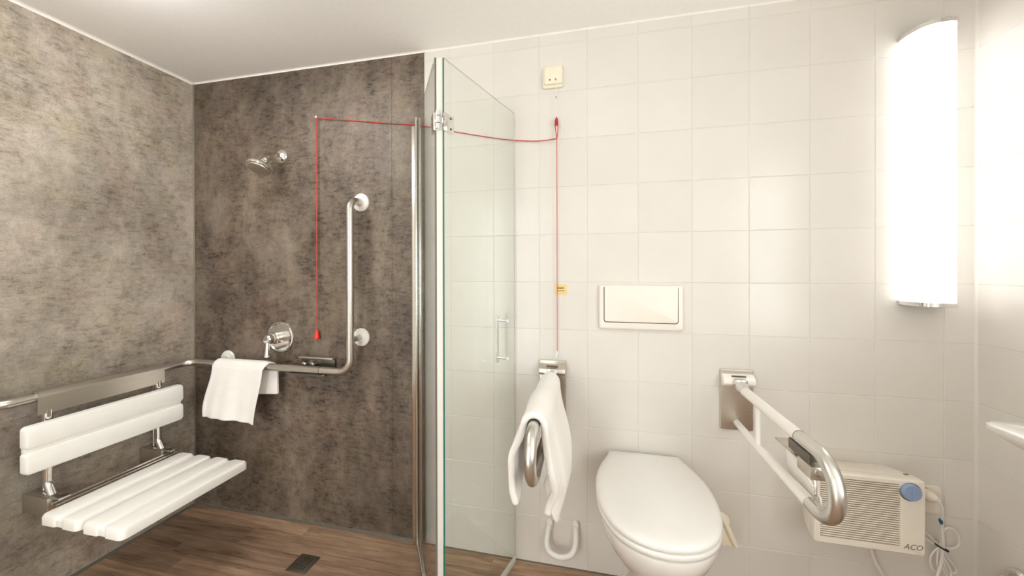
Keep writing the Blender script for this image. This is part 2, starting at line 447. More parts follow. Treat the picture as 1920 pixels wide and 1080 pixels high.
# seals and trims
def cove(name, p0, p1, n1, n2, r, mat):
    """small quarter-round seal along p0-p1 between two surfaces with inward normals n1, n2"""
    p0, p1, n1, n2 = Vector(p0), Vector(p1), Vector(n1), Vector(n2)
    prof = [Vector((0, 0, 0)), n1 * r]
    for k in range(1, 5):
        a = k / 5 * PI / 2
        prof.append(n1 * (r * (1 - math.sin(a))) + n2 * (r * (1 - math.cos(a))))
    prof.append(n2 * r)
    bm = loft(B(), [[p0 + q for q in prof], [p1 + q for q in prof]])
    return obj(name, bm, mat)
struct(cove('trim_1', (XL, 0, H), (XL, -1.25, H), (1, 0, 0), (0, 0, -1), 0.012, 'seal'), 'white silicone line between left wall and ceiling')
struct(cove('trim_2', (XL, -0.001, H), (PE, -0.001, H), (0, -1, 0), (0, 0, -1), 0.008, 'seal'), 'white silicone line above the shower boards')
struct(cove('trim_3', (PE, 0, H), (XR, 0, H), (0, -1, 0), (0, 0, -1), 0.007, 'seal'), 'white silicone line above the cream tiles')
struct(obj('trim_4', box(B(), XL, XL + 0.007, -0.007, 0, 0, H - 0.008, 0.0015), 'corner'), 'narrow trim in the shower corner')
struct(cove('trim_5', (XR, 0, 0), (XR, 0, H), (-1, 0, 0), (0, -1, 0), 0.008, 'tile'), 'light sealant line in the tiled corner')
struct(obj('baseboard_back', prism(B(), [(0, 0), (-0.008, 0), (-0.002, 0.010), (0, 0.010)], 0, XL, PE), 'greyseal'), 'grey sealant strip at the foot of the shower boards')
struct(obj('baseboard_left', prism(B(), [(XL, 0), (XL + 0.008, 0), (XL + 0.002, 0.010), (XL, 0.010)], 1, -1.25, 0), 'greyseal'), 'grey sealant strip at the foot of the left board')
struct(obj('baseboard_tiles', prism(B(), [(0, 0), (-0.004, 0), (-0.002, 0.004), (0, 0.004)], 0, PE, XR), 'greyseal'), 'thin joint between cream tiles and floor')
# added glazed door, out of view, a source of frontal fill light
fd = 0.09
bm = B()
for (xa, xb, za, zb) in ((DX0, DX1, DZ1 - 0.12, DZ1), (DX0, DX0 + fd, 0, DZ1), (DX1 - fd, DX1, 0, DZ1), (DX0, DX1, 0.0, 0.12)):
    box(bm, xa, xb, YF - 0.07, YF - 0.02, za, zb)
d1 = struct(obj('door_1', bm, 'dooring', smooth=False), 'white door with a glazed strip behind the camera')
obj('pane', box(B(), DX0 + fd, DX1 - fd, YF - 0.048, YF - 0.042, 0.12, DZ1 - 0.12), 'glass', d1, smooth=False)  # glass of the added fill door
bm = B(); tube(bm, fillet([(DX1 - 0.03, YF - 0.02, 1.02), (DX1 - 0.03, YF + 0.04, 1.02), (DX1 - 0.15, YF + 0.04, 1.02)], 0.015), 0.009, 12)
obj('door_handle', bm, 'steel', d1)
# window in the right wall, beside and behind the camera
bm = B(); fw_ = 0.05
for (ya, yb, za, zb) in ((WY0, WY1, WZ0, WZ0 + fw_), (WY0, WY1, WZ1 - fw_, WZ1), (WY0, WY0 + fw_, WZ0, WZ1), (WY1 - fw_, WY1, WZ0, WZ1)):
    box(bm, XR + 0.05, XR + 0.10, ya, yb, za, zb, 0.004)
win = struct(obj('window_1', bm, 'dooring'), 'white framed window beside the camera')
obj('pane', box(B(), XR + 0.072, XR + 0.078, WY0 + fw_, WY1 - fw_, WZ0 + fw_, WZ1 - fw_), 'glass', win, smooth=False)
obj('window_sill', box(B(), XR - 0.03, XR + 0.06, WY0 - 0.03, WY1 + 0.03, WZ0 - 0.02, WZ0, 0.003), 'dooring', win)
# fill lamp added on the ceiling above the view, lights the shower side
CX, CY = -0.85, -0.85
cl = thing('ceiling_lamp', 'round white ceiling lamp above the shower seat', 'ceiling lamp', (CX, CY, H))
obj('rim', lathe(B(), [(0.205, 0), (0.205, 0.03), (0.192, 0.03), (0.192, 0.0)], (CX, CY, H), (0, 0, -1), 40), 'white', cl)
obj('diffuser', lathe(B(), [(0.190, 0.01), (0.190, 0.06), (0.165, 0.085), (0.11, 0.105), (0, 0.112)], (CX, CY, H), (0, 0, -1), 40), 'opal2', cl)

# ================================================================== SHOWER RAIL
RZ, RD, RR = 0.787, 0.080, 0.0165
XV = -0.456
rail = thing('grab_rail', 'long steel grab rail bent round the shower corner and up the wall', 'grab rail', (XV, 0, RZ))
path = fillet([(XL + 0.004, -0.715, RZ), (XL + RD, -0.715, RZ), (XL + RD, -RD, RZ), (XV, -RD, RZ), (XV, -RD, 1.573), (XV + 0.004, -0.004, 1.573)], [0, 0.05, 0.055, 0.06, 0.045, 0], 10)
obj('rail_tube', tube(B(), path, RR, 24), 'steel', rail, angle=60)
def flange(x, z, par, wall='back', y=0):
    if wall == 'back': o_, ax = (x, -0.001, z), (0, -1, 0)
    else: o_, ax = (XL, y, z), (1, 0, 0)
    return obj('wall_flange', lathe(B(), [(0.043, 0), (0.043, 0.004), (0.040, 0.008), (0.020, 0.011), (0.0195, 0.016), (0, 0.016)], o_, ax, 40), 'whiterail', par, label='round white cover rosette')
flange(XV + 0.004, 1.573, rail); flange(XV + 0.004, 0.933, rail); flange(-1.236, RZ + 0.004, rail); flange(0, RZ, rail, 'left', -0.715)
obj('rail_post', tube(B(), [(XV, -RD + 0.008, 0.933), (XV + 0.004, -0.004, 0.933)], 0.0125, 20), 'steel', rail)
obj('rail_post', tube(B(), [(-1.236, -RD + 0.008, RZ), (-1.236, -0.004, RZ)], 0.0125, 20), 'steel', rail)
bm = B()
tube(bm, [(-0.6135, -RD, RZ), (-0.6115, -RD, RZ)], RR + 0.0006, 24); obj('joint_ring', bm, 'dark', rail)

# ================================================================== SHOWER SEAT
SX = XL
seat = thing('shower_bench', 'white slatted folding shower seat with backrest hung on the rail', 'shower seat', (SX + 0.1, -0.4, 0.36))
# hook-over steel plate
r1 = RR + 0.0008; r2 = r1 + 0.003
prof = []
for k in range(13):
    a = PI * k / 12
    prof.append((SX + RD - r2 * math.cos(a), RZ + r2 * math.sin(a)))
prof += [(SX + RD + r2, RZ - 0.064), (SX + RD + r2 - 0.012, RZ - 0.068), (SX + RD + r2 - 0.012, RZ - 0.064), (SX + RD + r1, RZ - 0.060)]
for k in range(12, -1, -1):
    a = PI * k / 12
    prof.append((SX + RD - r1 * math.cos(a), RZ + r1 * math.sin(a)))
bm = B(); loft(bm, [[(p[0], -0.612, p[1]) for p in prof], [(p[0], -0.208, p[1]) for p in prof]])
obj('hook_plate', bm, 'steelplate', seat, angle=30)
for yy in (-0.583, -0.229):
    p = fillet([(SX + 0.090, yy, 0.735), (SX + 0.090, yy, 0.455), (SX + 0.125, yy - 0.002, 0.405)], 0.06, 8)
    obj('support_tube', tube(B(), p, 0.0125, 20), 'chrome', seat)
    obj('back_stay', tube(B(), [(SX + 0.045, yy + 0.012, 0.72), (SX + 0.045, yy + 0.012, 0.42)], 0.006, 12), 'steel', seat)
for yy in (-0.607, -0.247):
    bm = box(B(), SX, SX + 0.135, yy, yy + 0.048, 0.352, 0.418, 0.003)
    blk = obj('wall_block', bm, 'steelplate', seat)
    obj('hinge_plate', box(B(), SX + 0.085, SX + 0.185, yy + 0.004, yy + 0.036, 0.418, 0.424, 0.0015), 'chrome', blk)
for dd, zz, rr in ((0.148, 0.400, 0.007), (0.170, 0.397, 0.005)):
    obj('axle', tube(B(), [(SX + dd, -0.60, zz), (SX + dd, -0.205, zz)], rr, 14), 'chrome', seat)
# backrest: one moulded board with a groove between two bars
back = obj('backrest', box(B(), SX + 0.104, SX + 0.128, -0.657, -0.156, 0.536, 0.694, 0.006, 2), 'plastic', seat)
def bar(bm, x0, x1, y0, y1, z0, z1, b1, b2r):
    """bar along y with rounded front corners (seen in the y-z plane) and soft edges"""
    pl = rrect((y0 + y1) / 2, (z0 + z1) / 2, (y1 - y0) / 2, (z1 - z0) / 2, b1, 5)
    rings = []
    cx_, cz_ = (y0 + y1) / 2, (z0 + z1) / 2
    for (h, ins) in ((x0, 0.0), (x1 - b2r, 0.0), (x1 - b2r * 0.35, b2r * 0.3), (x1, b2r)):
        rings.append([(h, cx_ + (q[0] - cx_) * (1 - ins / ((y1 - y0) / 2)), cz_ + (q[1] - cz_) * (1 - ins / ((z1 - z0) / 2))) for q in pl])
    return loft(bm, rings)
for (z0, z1) in ((0.530, 0.609), (0.619, 0.700)):
    obj('slat', bar(B(), SX + 0.110, SX + 0.140, -0.660, -0.153, z0, z1, 0.014, 0.008), 'plastic', back)
# seat: two boards of two raised slats each
def hslat(bm, x0, x1, y0, y1, z0, z1, b1, b2r):
    pl = rrect((x0 + x1) / 2, (y0 + y1) / 2, (x1 - x0) / 2, (y1 - y0) / 2, b1, 5)
    cx_, cy_ = (x0 + x1) / 2, (y0 + y1) / 2; rings = []
    for (h, ins) in ((z0, 0.0), (z1 - b2r, 0.0), (z1 - b2r * 0.35, b2r * 0.3), (z1, b2r)):
        rings.append([(cx_ + (q[0] - cx_) * (1 - ins / ((x1 - x0) / 2)), cy_ + (q[1] - cy_) * (1 - ins / ((y1 - y0) / 2)), h) for q in pl])
    return loft(bm, rings)
sx0 = -1.272; wd = 0.0850; gp = 0.0150
edges = [(sx0 + k * (wd + gp), sx0 + k * (wd + gp) + wd) for k in range(4)]
SY0, SY1, SZ = -0.652, -0.200, 0.402
for k in (0, 2):
    x0, x1 = edges[k][0], edges[k + 1][1]
    brd = obj('seat_board', hslat(B(), x0 + 0.006, x1 - 0.006, SY0 + 0.003, SY1 - 0.003, SZ - 0.034, SZ - 0.012, 0.012, 0.002), 'plastic', seat)
    for kk in (k, k + 1):
        obj('slat', hslat(B(), edges[kk][0], edges[kk][1], SY0, SY1, SZ - 0.036, SZ, 0.018, 0.011), 'plastic', brd)

# ================================================================== TOWELS
def cloth(fn, nu, nv, thick, name, label, mat='towel', smooth_it=1):
    bm = B(); g = [[bm.verts.new(fn(i / nu, j / nv)) for j in range(nv + 1)] for i in range(nu + 1)]
    for i in range(nu):
        for j in range(nv):
            bm.faces.new((g[i][j], g[i + 1][j], g[i + 1][j + 1], g[i][j + 1]))
    o = obj(name, bm, mat, fixn=True, angle=180)
    sd = o.modifiers.new('thick', 'SOLIDIFY'); sd.thickness = thick; sd.offset = 0
    ss = o.modifiers.new('sub', 'SUBSURF'); ss.levels = 1; ss.render_levels = 1
    return o
def lerp(a, b, t): return a + (b - a) * t
def sstep(t): t = max(0, min(1, t)); return t * t * (3 - 2 * t)
RT = RR + 0.009
def towel_rail(layer):
    zf = 0.528 if layer == 0 else 0.540
    lf_, lb = RZ - zf, RZ - 0.640
    arc = PI * RT
    tot = lf_ + arc + lb
    def fn(u, v):
        s = v * tot
        if s < lf_:                       # front hang, bottom to top
            k = 1 - s / lf_               # 1 at the bottom
            x0 = lerp(-1.205, -1.262, sstep(k * 1.05)) - (0.012 if layer else 0.0)
            x1 = lerp(-0.905, -0.940, sstep(k)) - (0.02 if layer else 0)
            x = lerp(x0, x1, u)
            fold = 0.006 * math.sin(u * 9 + 1.2) * (0.3 + k) + 0.004 * math.sin(u * 23) * k
            y = -RD - RT - 0.004 - 0.012 * k + fold + (0.008 if layer else 0)
            z = RZ - k * lf_ - 0.004 * k * (u ** 3) + 0.003 * k * math.sin(u * 5)
        elif s < lf_ + arc:
            a = (s - lf_) / RT
            rr_ = RT - (0.006 if layer else 0)
            k = a / PI
            x = lerp(lerp(-1.205, -1.185, k), lerp(-0.905, -0.872, k), u)
            y = -RD - rr_ * math.cos(a); z = RZ + rr_ * math.sin(a)
            z -= 0.006 * sstep((u - 0.9) * 10)
        else:
            k = (s - lf_ - arc) / lb
            x = lerp(lerp(-1.185, -1.17, k), lerp(-0.872, -0.876, k), u)
            y = -RD + RT + 0.006 * math.sin(u * 8) * k - (0.006 if layer else 0)
            z = RZ - k * lb + 0.008 * u * k
        return (x, y, z)
    return fn
t0 = cloth(towel_rail(0), 26, 60, 0.006, 'hand_towel', '')
tag(t0, 'white hand towel folded over the steel rail below the shower mixer', 'towel')
t0b = cloth(towel_rail(1), 22, 50, 0.005, 'inner_fold', ''); t0b.parent = t0

# ================================================================== SHOWER HEAD
sh = thing('overhead_shower', 'small chrome shower head on a short wall arm', 'shower head', (-0.903, 0, 1.824))
obj('wall_rosette', lathe(B(), [(0.036, 0), (0.036, 0.004), (0.031, 0.010), (0.018, 0.016), (0.013, 0.018), (0, 0.018)], (-0.903, -0.001, 1.824), (0, -1, 0), 36), 'chrome', sh)
a1 = Vector((-0.895, -0.098, 1.776))
obj('arm', tube(B(), fillet([(-0.903, -0.004, 1.824), (-0.902, -0.040, 1.822), a1], 0.03, 8), 0.0115, 18), 'chrome', sh)
hn = Vector((-0.02, -0.45, -0.89)).normalized()
dirn = (a1 - Vector((-0.903, -0.045, 1.822))).normalized()
obj('ball_joint', lathe(B(), [(0.010, -0.004), (0.0145, 0), (0.0145, 0.008), (0.011, 0.011), (0.013, 0.016), (0.015, 0.023), (0.011, 0.031), (0.008, 0.036)], a1, dirn, 24), 'chrome', sh)
hc = a1 + dirn * 0.030
hd = obj('head', lathe(B(), [(0.012, -0.006), (0.020, 0.004), (0.040, 0.012), (0.054, 0.021), (0.057, 0.026), (0.057, 0.033), (0.054, 0.037), (0.046, 0.038)], hc, hn, 44), 'chrome', sh)
obj('spray_face', lathe(B(), [(0.046, 0.0372), (0.044, 0.0415), (0.030, 0.0435), (0.012, 0.0435), (0, 0.0425)], hc, hn, 40), 'steelplate', hd)

# ================================================================== MIXER
mx = thing('shower_mixer', 'round chrome shower mixer with a lever handle', 'mixer tap', (-0.906, 0, 0.918))
MC = Vector((-0.906, -0.001, 0.918))
obj('cover_plate', lathe(B(), [(0.078, 0), (0.078, 0.005), (0.075, 0.010), (0.070, 0.011), (0.067, 0.008), (0.030, 0.010), (0, 0.010)], MC, (0, -1, 0), 56), 'chrome', mx)
obj('hub', lathe(B(), [(0.030, 0.009), (0.0295, 0.045), (0.024, 0.050), (0.023, 0.054), (0.0265, 0.056), (0.0265, 0.061), (0.022, 0.063), (0.021, 0.066), (0.0225, 0.068), (0.0225, 0.084), (0.017, 0.090), (0, 0.091)], MC, (0, -1, 0), 40), 'chrome', mx)
lv = B(); tube(lv, [(-0.906, -0.077, 0.918), (-0.905, -0.083, 0.900), (-0.903, -0.088, 0.870), (-0.902, -0.089, 0.843)], [0.011, 0.010, 0.0088, 0.0100], 18)
obj('lever', lv, 'chrome', mx)
obj('lever_tip', lathe(B(), [(0.0102, 0), (0.0102, 0.006), (0.007, 0.009), (0, 0.009)], (-0.902, -0.089, 0.843), (0, 0, -1), 18), 'white', mx)

# ================================================================== SOAP DISH
sd_ = thing('soap_dish', 'small dark steel soap dish on the shower wall behind the rail', 'soap dish', (-0.685, 0, 0.77))
obj('back_plate', box(B(), -0.778, -0.592, -0.012, -0.001, 0.765, 0.826, 0.002), 'darksteel', sd_)
obj('top_edge', box(B(), -0.780, -0.590, -0.030, -0.001, 0.822, 0.832, 0.002), 'steelplate', sd_)
obj('tray', prism(B(), rrect(-0.69, -0.045, 0.098, 0.040, 0.012), 2, 0.758, 0.768, 0.002), 'darksteel', sd_)
for xx in (-0.748, -0.702):
    obj('knob', lathe(B(), [(0.006, 0), (0.006, 0.012), (0.013, 0.016), (0.014, 0.024), (0.010, 0.030), (0, 0.031)], (xx, -0.011, 0.795), (0, -1, 0), 20), 'chrome', sd_)

# ================================================================== EMERGENCY CORD
sw = thing('pull_cord_switch', 'square cream pull cord switch high on the tiled wall', 'switch', (0.46, 0, 2.06))
bx = obj('switch_base', prism(B(), rrect(0.459, 2.059, 0.042, 0.044, 0.007), 1, -0.001, -0.012, 0.002), 'yellowcream', sw)
obj('switch_cover', prism(B(), rrect(0.462, 2.063, 0.037, 0.037, 0.005), 1, -0.012, -0.022, 0.003), 'yellowcream', sw)
for xx in (0.449, 0.473):
    obj('cord_hole', lathe(B(), [(0.0034, 0), (0.0034, 0.0015), (0, 0.0015)], (xx, -0.022, 2.043), (0, -1, 0), 12), 'ink', sw)
obj('string', tube(B(), [(0.473, -0.023, 2.043), (0.474, -0.026, 2.03), (0.4745, -0.022, 1.95), (0.4745, -0.02, 1.886)], 0.0009, 6), 'wire', sw)
obj('bead', lathe(B(), [(0, 0), (0.0022, 0.003), (0.0022, 0.010), (0, 0.013)], (0.4747, -0.022, 1.975), (0, 0, -1), 10), 'inkgrey', sw)

ec = thing('emergency_cord', 'red emergency cord running to the shower, hanging down to a red bell', 'cord', (0.475, -0.02, 1.795))
kx, ky = 0.4760, -0.020
kn = B()
for i in range(5):
    tube(kn, [(kx + 0.0045 * math.cos(k / 8 * PI), ky + 0.0045 * math.sin(k / 8 * 2 * PI), 1.880 - i * 0.006 - k * 0.0008) for k in range(9)], 0.0026, 6)
tube(kn, spline([(kx - 0.001, ky, 1.888), (kx + 0.005, ky, 1.868), (kx + 0.006, ky, 1.835), (kx + 0.002, ky, 1.800)], 6), 0.0018, 8)
tube(kn, spline([(kx - 0.001, ky, 1.888), (kx - 0.006, ky, 1.868), (kx - 0.004, ky, 1.835), (kx + 0.001, ky, 1.798)], 6), 0.0018, 8)
obj('knot', kn, 'redcord', ec)
ey = (-0.685, -0.014, 1.992)
hp = spline([(kx, ky, 1.797), (0.400, -0.012, 1.796), (0.300, -0.008, 1.808), (0.190, -0.007, 1.829), (0.000, -0.006, 1.874), (-0.158, -0.006, 1.913), (-0.327, -0.006, 1.938), (-0.500, -0.008, 1.965), ey], 6)
obj('horizontal_cord', tube(B(), hp, 0.0021, 8), 'redcord', ec)
obj('eyelet', lathe(B(), [(0.003, 0), (0.003, 0.016), (0.0055, 0.017), (0.0055, 0.020), (0, 0.021)], (ey[0], -0.001, ey[2] + 0.002), (0, -1, 0), 14), 'wire', ec)
obj('hanging_cord', tube(B(), [ey, (ey[0] - 0.002, -0.014, 1.98), (ey[0] - 0.003, -0.014, 0.955)], 0.0023, 8), 'redcord', ec)
obj('bell', lathe(B(), [(0.002, 0), (0.006, 0.003), (0.0085, 0.010), (0.010, 0.020), (0.0125, 0.034), (0.0125, 0.042), (0.010, 0.0445), (0, 0.0445)], (ey[0] - 0.003, -0.014, 0.962), (0, 0, -1), 24), 'red', ec)
obj('down_cord', tube(B(), [(kx + 0.001, ky, 1.797), (kx + 0.001, -0.016, 1.2), (kx + 0.001, -0.014, 0.906)], 0.0015, 8), 'redcord', ec)
obj('cord_end', tube(B(), spline([(kx + 0.001, -0.014, 0.912), (kx, -0.016, 0.900), (kx - 0.005, -0.018, 0.885)], 5), 0.0032, 10), 'white', ec)

st = thing('warning_sticker', 'small yellow sticker with tiny print behind the red cord', 'sticker', (0.49, 0, 1.17))
obj('sticker_sheet', box(B(), 0.4675, 0.5145, -0.0018, -0.0006, 1.149, 1.190), 'sticker', st, smooth=False)
pb = B(); x = 0.477
random.seed(3)
for z in (1.1725, 1.1625):
    x = 0.476
    while x < 0.504:
        wd_ = random.uniform(0.0025, 0.0045); box(pb, x, x + wd_, -0.0023, -0.0017, z, z + (0.0055 if z > 1.17 else 0.0032)); x += wd_ + 0.0009
obj('print', pb, 'ink', st, smooth=False)

# ================================================================== GLASS SHOWER DOOR
gd = thing('glass_shower_door', 'frameless two-leaf folding glass shower door', 'shower door', (-0.155, 0, 0))
ZT, ZB = 1.92, 0.022
W1 = Vector((-0.153, -0.020, 0)); H1 = Vector((0.1395, -0.472, 0)); H2 = Vector((0.1635, -0.466, 0)); W2 = Vector((0.2955, -0.016, 0))
def pane(name, a, b, edge, lab, hinge_face):
    d = (b - a).normalized(); n = Vector((-d.y, d.x, 0)) * 0.003
    bm = B(); v = [bm.verts.new((p.x, p.y, z)) for z in (ZB, ZT) for p in (a - n, b - n, b + n, a + n)]
    q = [(0, 1, 5, 4), (2, 3, 7, 6), (1, 2, 6, 5), (3, 0, 4, 7), (4, 5, 6, 7), (3, 2, 1, 0)]
    for i, f in enumerate(q):
        fc = bm.faces.new([v[k] for k in f]); fc.material_index = 0 if i < 2 else (1 if i == hinge_face else 2)
    return obj(name, bm, ['glass', edge, 'glassrim'], gd, smooth=False, label=lab)
p1 = pane('glass_panel', W1, H1, 'glassedge_grey', 'clear glass leaf hinged on the wall profile', 2)
p2 = pane('glass_panel', H2, W2, 'glassedge', 'clear glass leaf folded back towards the tiles', 3)
# profile on the wall
d1v = (H1 - W1).normalized(); n1v = Vector((-d1v.y, d1v.x, 0))
def along(a, d, n, t0, t1, o0, o1, z0, z1, bev=0.0015):
    bm = B(); b2 = B(); box(b2, t0, t1, o0, o1, z0, z1, bev)
    mt = Matrix(((d.x, n.x, 0, a.x), (d.y, n.y, 0, a.y), (0, 0, 1, 0), (0, 0, 0, 1)))
    merge(bm, b2, mt); return bm
obj('wall_profile', box(B(), -0.181, -0.135, -0.022, -0.001, 0.0, 1.906, 0.003), 'alu', gd)
obj('pivot_profile', along(W1, d1v, n1v, 0.002, 0.034, -0.013, -0.004, 0.004, 1.93), 'alu', gd)
obj('pivot_profile', along(W1, d1v, n1v, 0.002, 0.034, 0.004, 0.012, 0.004, 1.93), 'alu', gd)
obj('bottom_rail', along(W1, d1v, n1v, 0.0, (H1 - W1).length - 0.004, -0.007, 0.007, 0.001, 0.028), 'alu', gd)
d2v = (W2 - H2).normalized(); n2v = Vector((-d2v.y, d2v.x, 0))
obj('bottom_seal', along(H2, d2v, n2v, 0.0, (W2 - H2).length, -0.005, 0.005, 0.001, 0.026), 'pvc', gd)
hv = (H2 - H1).normalized(); hnv = Vector((-hv.y, hv.x, 0))
obj('fold_seal', along(H1, hv, hnv, 0.0035, (H2 - H1).length - 0.0035, -0.004, 0.002, 0.01, ZT - 0.002), 'pvc', gd)
# hinges between the leaves
for zc in (1.72, 0.16):
    h = obj('hinge', tube(B(), [(0.152, -0.481, zc - 0.027), (0.152, -0.481, zc + 0.027)], 0.0075, 20), 'chrome', gd)
    for zz in (-0.010, 0.012):
        obj('knuckle', tube(B(), [(0.152, -0.481, zc + zz - 0.0012), (0.152, -0.481, zc + zz + 0.0012)], 0.0079, 20), 'shadowgap', h)
    obj('hinge_leaf', along(H1, d1v, n1v, -0.046, 0.001, -0.0075, 0.0075, zc - 0.028, zc + 0.028), 'chrome', h)
    lf2 = along(H2, d2v, n2v, -0.001, 0.044, -0.0075, 0.0075, zc - 0.028, zc + 0.028)
    obj('hinge_leaf', lf2, 'chrome', h)
    pr_ = B()
    for zz in (-0.017, 0.017):
        o_ = H2 + d2v * 0.028 - n2v * 0.0075 + Vector((0, 0, zc + zz))
        lathe(pr_, [(0.0042, 0), (0.0042, 0.001), (0.002, 0.0012), (0, 0.0005)], o_, -n2v, 14)
    obj('screw', pr_, 'darksteel', h)
# handle
hb = H2 + d2v * 0.395
bar_c = hb + n2v * 0.042
hd_ = obj('door_handle', tube(B(), [bar_c + Vector((0, 0, 0.868)), bar_c + Vector((0, 0, 1.062))], 0.0055, 16), 'chrome', gd)
for zz in (0.888, 1.043):
    obj('standoff', tube(B(), [bar_c + Vector((0, 0, zz)), hb + n2v * 0.003 + Vector((0, 0, zz))], 0.0045, 12), 'chrome', hd_)
    obj('end_cap', lathe(B(), [(0.0075, 0), (0.0075, 0.006), (0.005, 0.009), (0, 0.009)], hb - n2v * 0.003 + Vector((0, 0, zz)), -n2v, 18), 'white', hd_)

# ================================================================== FLOOR DRAIN
dr = thing('floor_drain', 'small square dull steel floor drain in the shower', 'drain', (-0.585, -0.217, 0))
obj('drain_plate', box(B(), -0.632, -0.538, -0.262, -0.172, 0.0, 0.003, 0.001), 'drain', dr)
hl = B()
for i in range(4):
    for j in range(5):
        cx_, cy_ = -0.585 + (i - 1.5) * 0.0135 , -0.217 + (j - 2) * 0.0135
        poly = [(cx_ + 0.0048 * math.cos(2 * PI * k / 10), cy_ + 0.0048 * math.sin(2 * PI * k / 10)) for k in range(10)]
        prism(hl, poly, 2, 0.0028, 0.0034)
ho = obj('grate_holes', hl, 'dark', dr); ho['kind'] = 'stuff'

# ================================================================== FLUSH PLATE
fp = thing('flush_plate', 'wide beige-white flush plate on the wall above the toilet', 'flush plate', (0.806, 0, 1.1))
def plate_rings(x0, x1, z0, z1, r, ys_):
    out = []
    for (y, ins) in ys_:
        out.append([(p[0], y, p[1]) for p in rrect((x0 + x1) / 2, (z0 + z1) / 2, (x1 - x0) / 2 - ins, (z1 - z0) / 2 - ins, max(0.001, r - ins))])
    return out
obj('frame', loft(B(), plate_rings(0.646, 0.967, 1.011, 1.1915, 0.012, [(-0.001, 0), (-0.010, 0), (-0.016, 0.003), (-0.018, 0.008)])), 'flush', fp, angle=50)
obj('joint_gap', loft(B(), plate_rings(0.6655, 0.9475, 1.0395, 1.1870, 0.010, [(-0.0175, 0), (-0.0182, 0), (-0.0182, 0.004)])), 'dark', fp, angle=50)
def btn():
    bm = B(); pl = rrect(0.8065, 1.1155, 0.1380, 0.0727, 0.008)
    rings = []
    for dy, ins in ((-0.0180, 0), (0.0, 0.0), (0.0, 0.002)):
        r = []
        for (x, z) in pl:
            k = (z - 1.0415) / 0.145
            y = dy if dy < 0 else -(0.0205 + 0.0035 * k - 0.004 * math.sin(k * PI)) - (0.0008 if ins else 0)
            f = 1 - ins / 0.14; f2 = 1 - ins / 0.0725
            r.append((0.8065 + (x - 0.8065) * f, y, 1.1140 + (z - 1.1140) * f2))
        rings.append(r)
    return loft(bm, rings)
obj('flush_button', btn(), 'flush', fp, angle=50)

# ================================================================== FOLDING GRAB RAILS
def folding_rail(x, label, coat):
    t = thing('folding_grab_rail', label, 'grab rail', (x, 0, 0.757), 'folding grab rails beside the toilet')
    obj('wall_plate', prism(B(), rrect(x, 0.757, 0.056, 0.114, 0.003), 1, -0.001, -0.008, 0.0015), 'steelplate', t)
    ym = 0.862
    # hinge housing near the top of the plate
    bm = B(); prism(bm, [(-0.008, 0.858), (-0.018, 0.856), (-0.038, 0.842), (-0.042, 0.826), (-0.030, 0.815), (-0.008, 0.812)], 0, x - 0.054, x + 0.054, 0.002)
    obj('hinge_housing', bm, 'whiterail' if coat else 'steelplate', t)
    obj('hinge_slot', box(B(), x - 0.024, x + 0.024, -0.0305, -0.020, 0.8495, 0.8535), 'shadowgap', t)
    obj('hinge_block', box(B(), x - 0.021, x + 0.021, -0.056, -0.030, 0.815, 0.846, 0.004), 'chrome', t)
    obj('pivot_collar', lathe(B(), [(0.012, 0), (0.021, 0.004), (0.022, 0.016), (0.019, 0.024), (0.0175, 0.040), (0.0165, 0.044)], (x, -0.048, 0.822), (0, -1, -0.16), 28), 'chrome', t)
    zu, zl, rc = 0.811, 0.664, 0.0735
    yc = -0.512
    # white upper/lower tubes and a knurled steel bow at the tip
    m1 = 'whiterail' if coat else 'steel'
    yj = -0.435
    obj('upper_tube', tube(B(), [(x, -0.085, zu + 0.003), (x, yj, zu)], 0.0165, 24), m1, t)
    bow = [(x, yj, zu), (x, yc, zu)]
    for k in range(1, 19):
        a = PI * k / 18
        bow.append((x, yc - rc * math.sin(a), (zu + zl) / 2 + rc * math.cos(a)))
    bow += [(x, yc + 0.03, zl)]
    obj('bow', tube(B(), bow, 0.0168, 28), 'knurl', t, angle=60)
    lo = obj('lower_tube', tube(B(), [(x, yc + 0.028, zl), (x, -0.16, zl), (x, -0.03, zl + 0.006), (x - 0.001, -0.008, zl + 0.008)], [0.0165, 0.0125, 0.0120, 0.0120], 20), m1, t)
    obj('joint_ring', tube(B(), [(x, yj - 0.001, zu), (x, yj + 0.001, zu)], 0.0171, 28), 'shadowgap', t)
    obj('strut', tube(B(), [(x, -0.187, zl), (x, -0.187, zu)], 0.0078, 14), m1, t)
    return t
gr1 = folding_rail(0.457, 'folding grab rail left of the toilet with a towel over it', False)
gr2 = folding_rail(1.155, 'white folding grab rail right of the toilet carrying a paper holder', True)
gr1['label'] = 'steel folding grab rail left of the toilet with a towel over it'

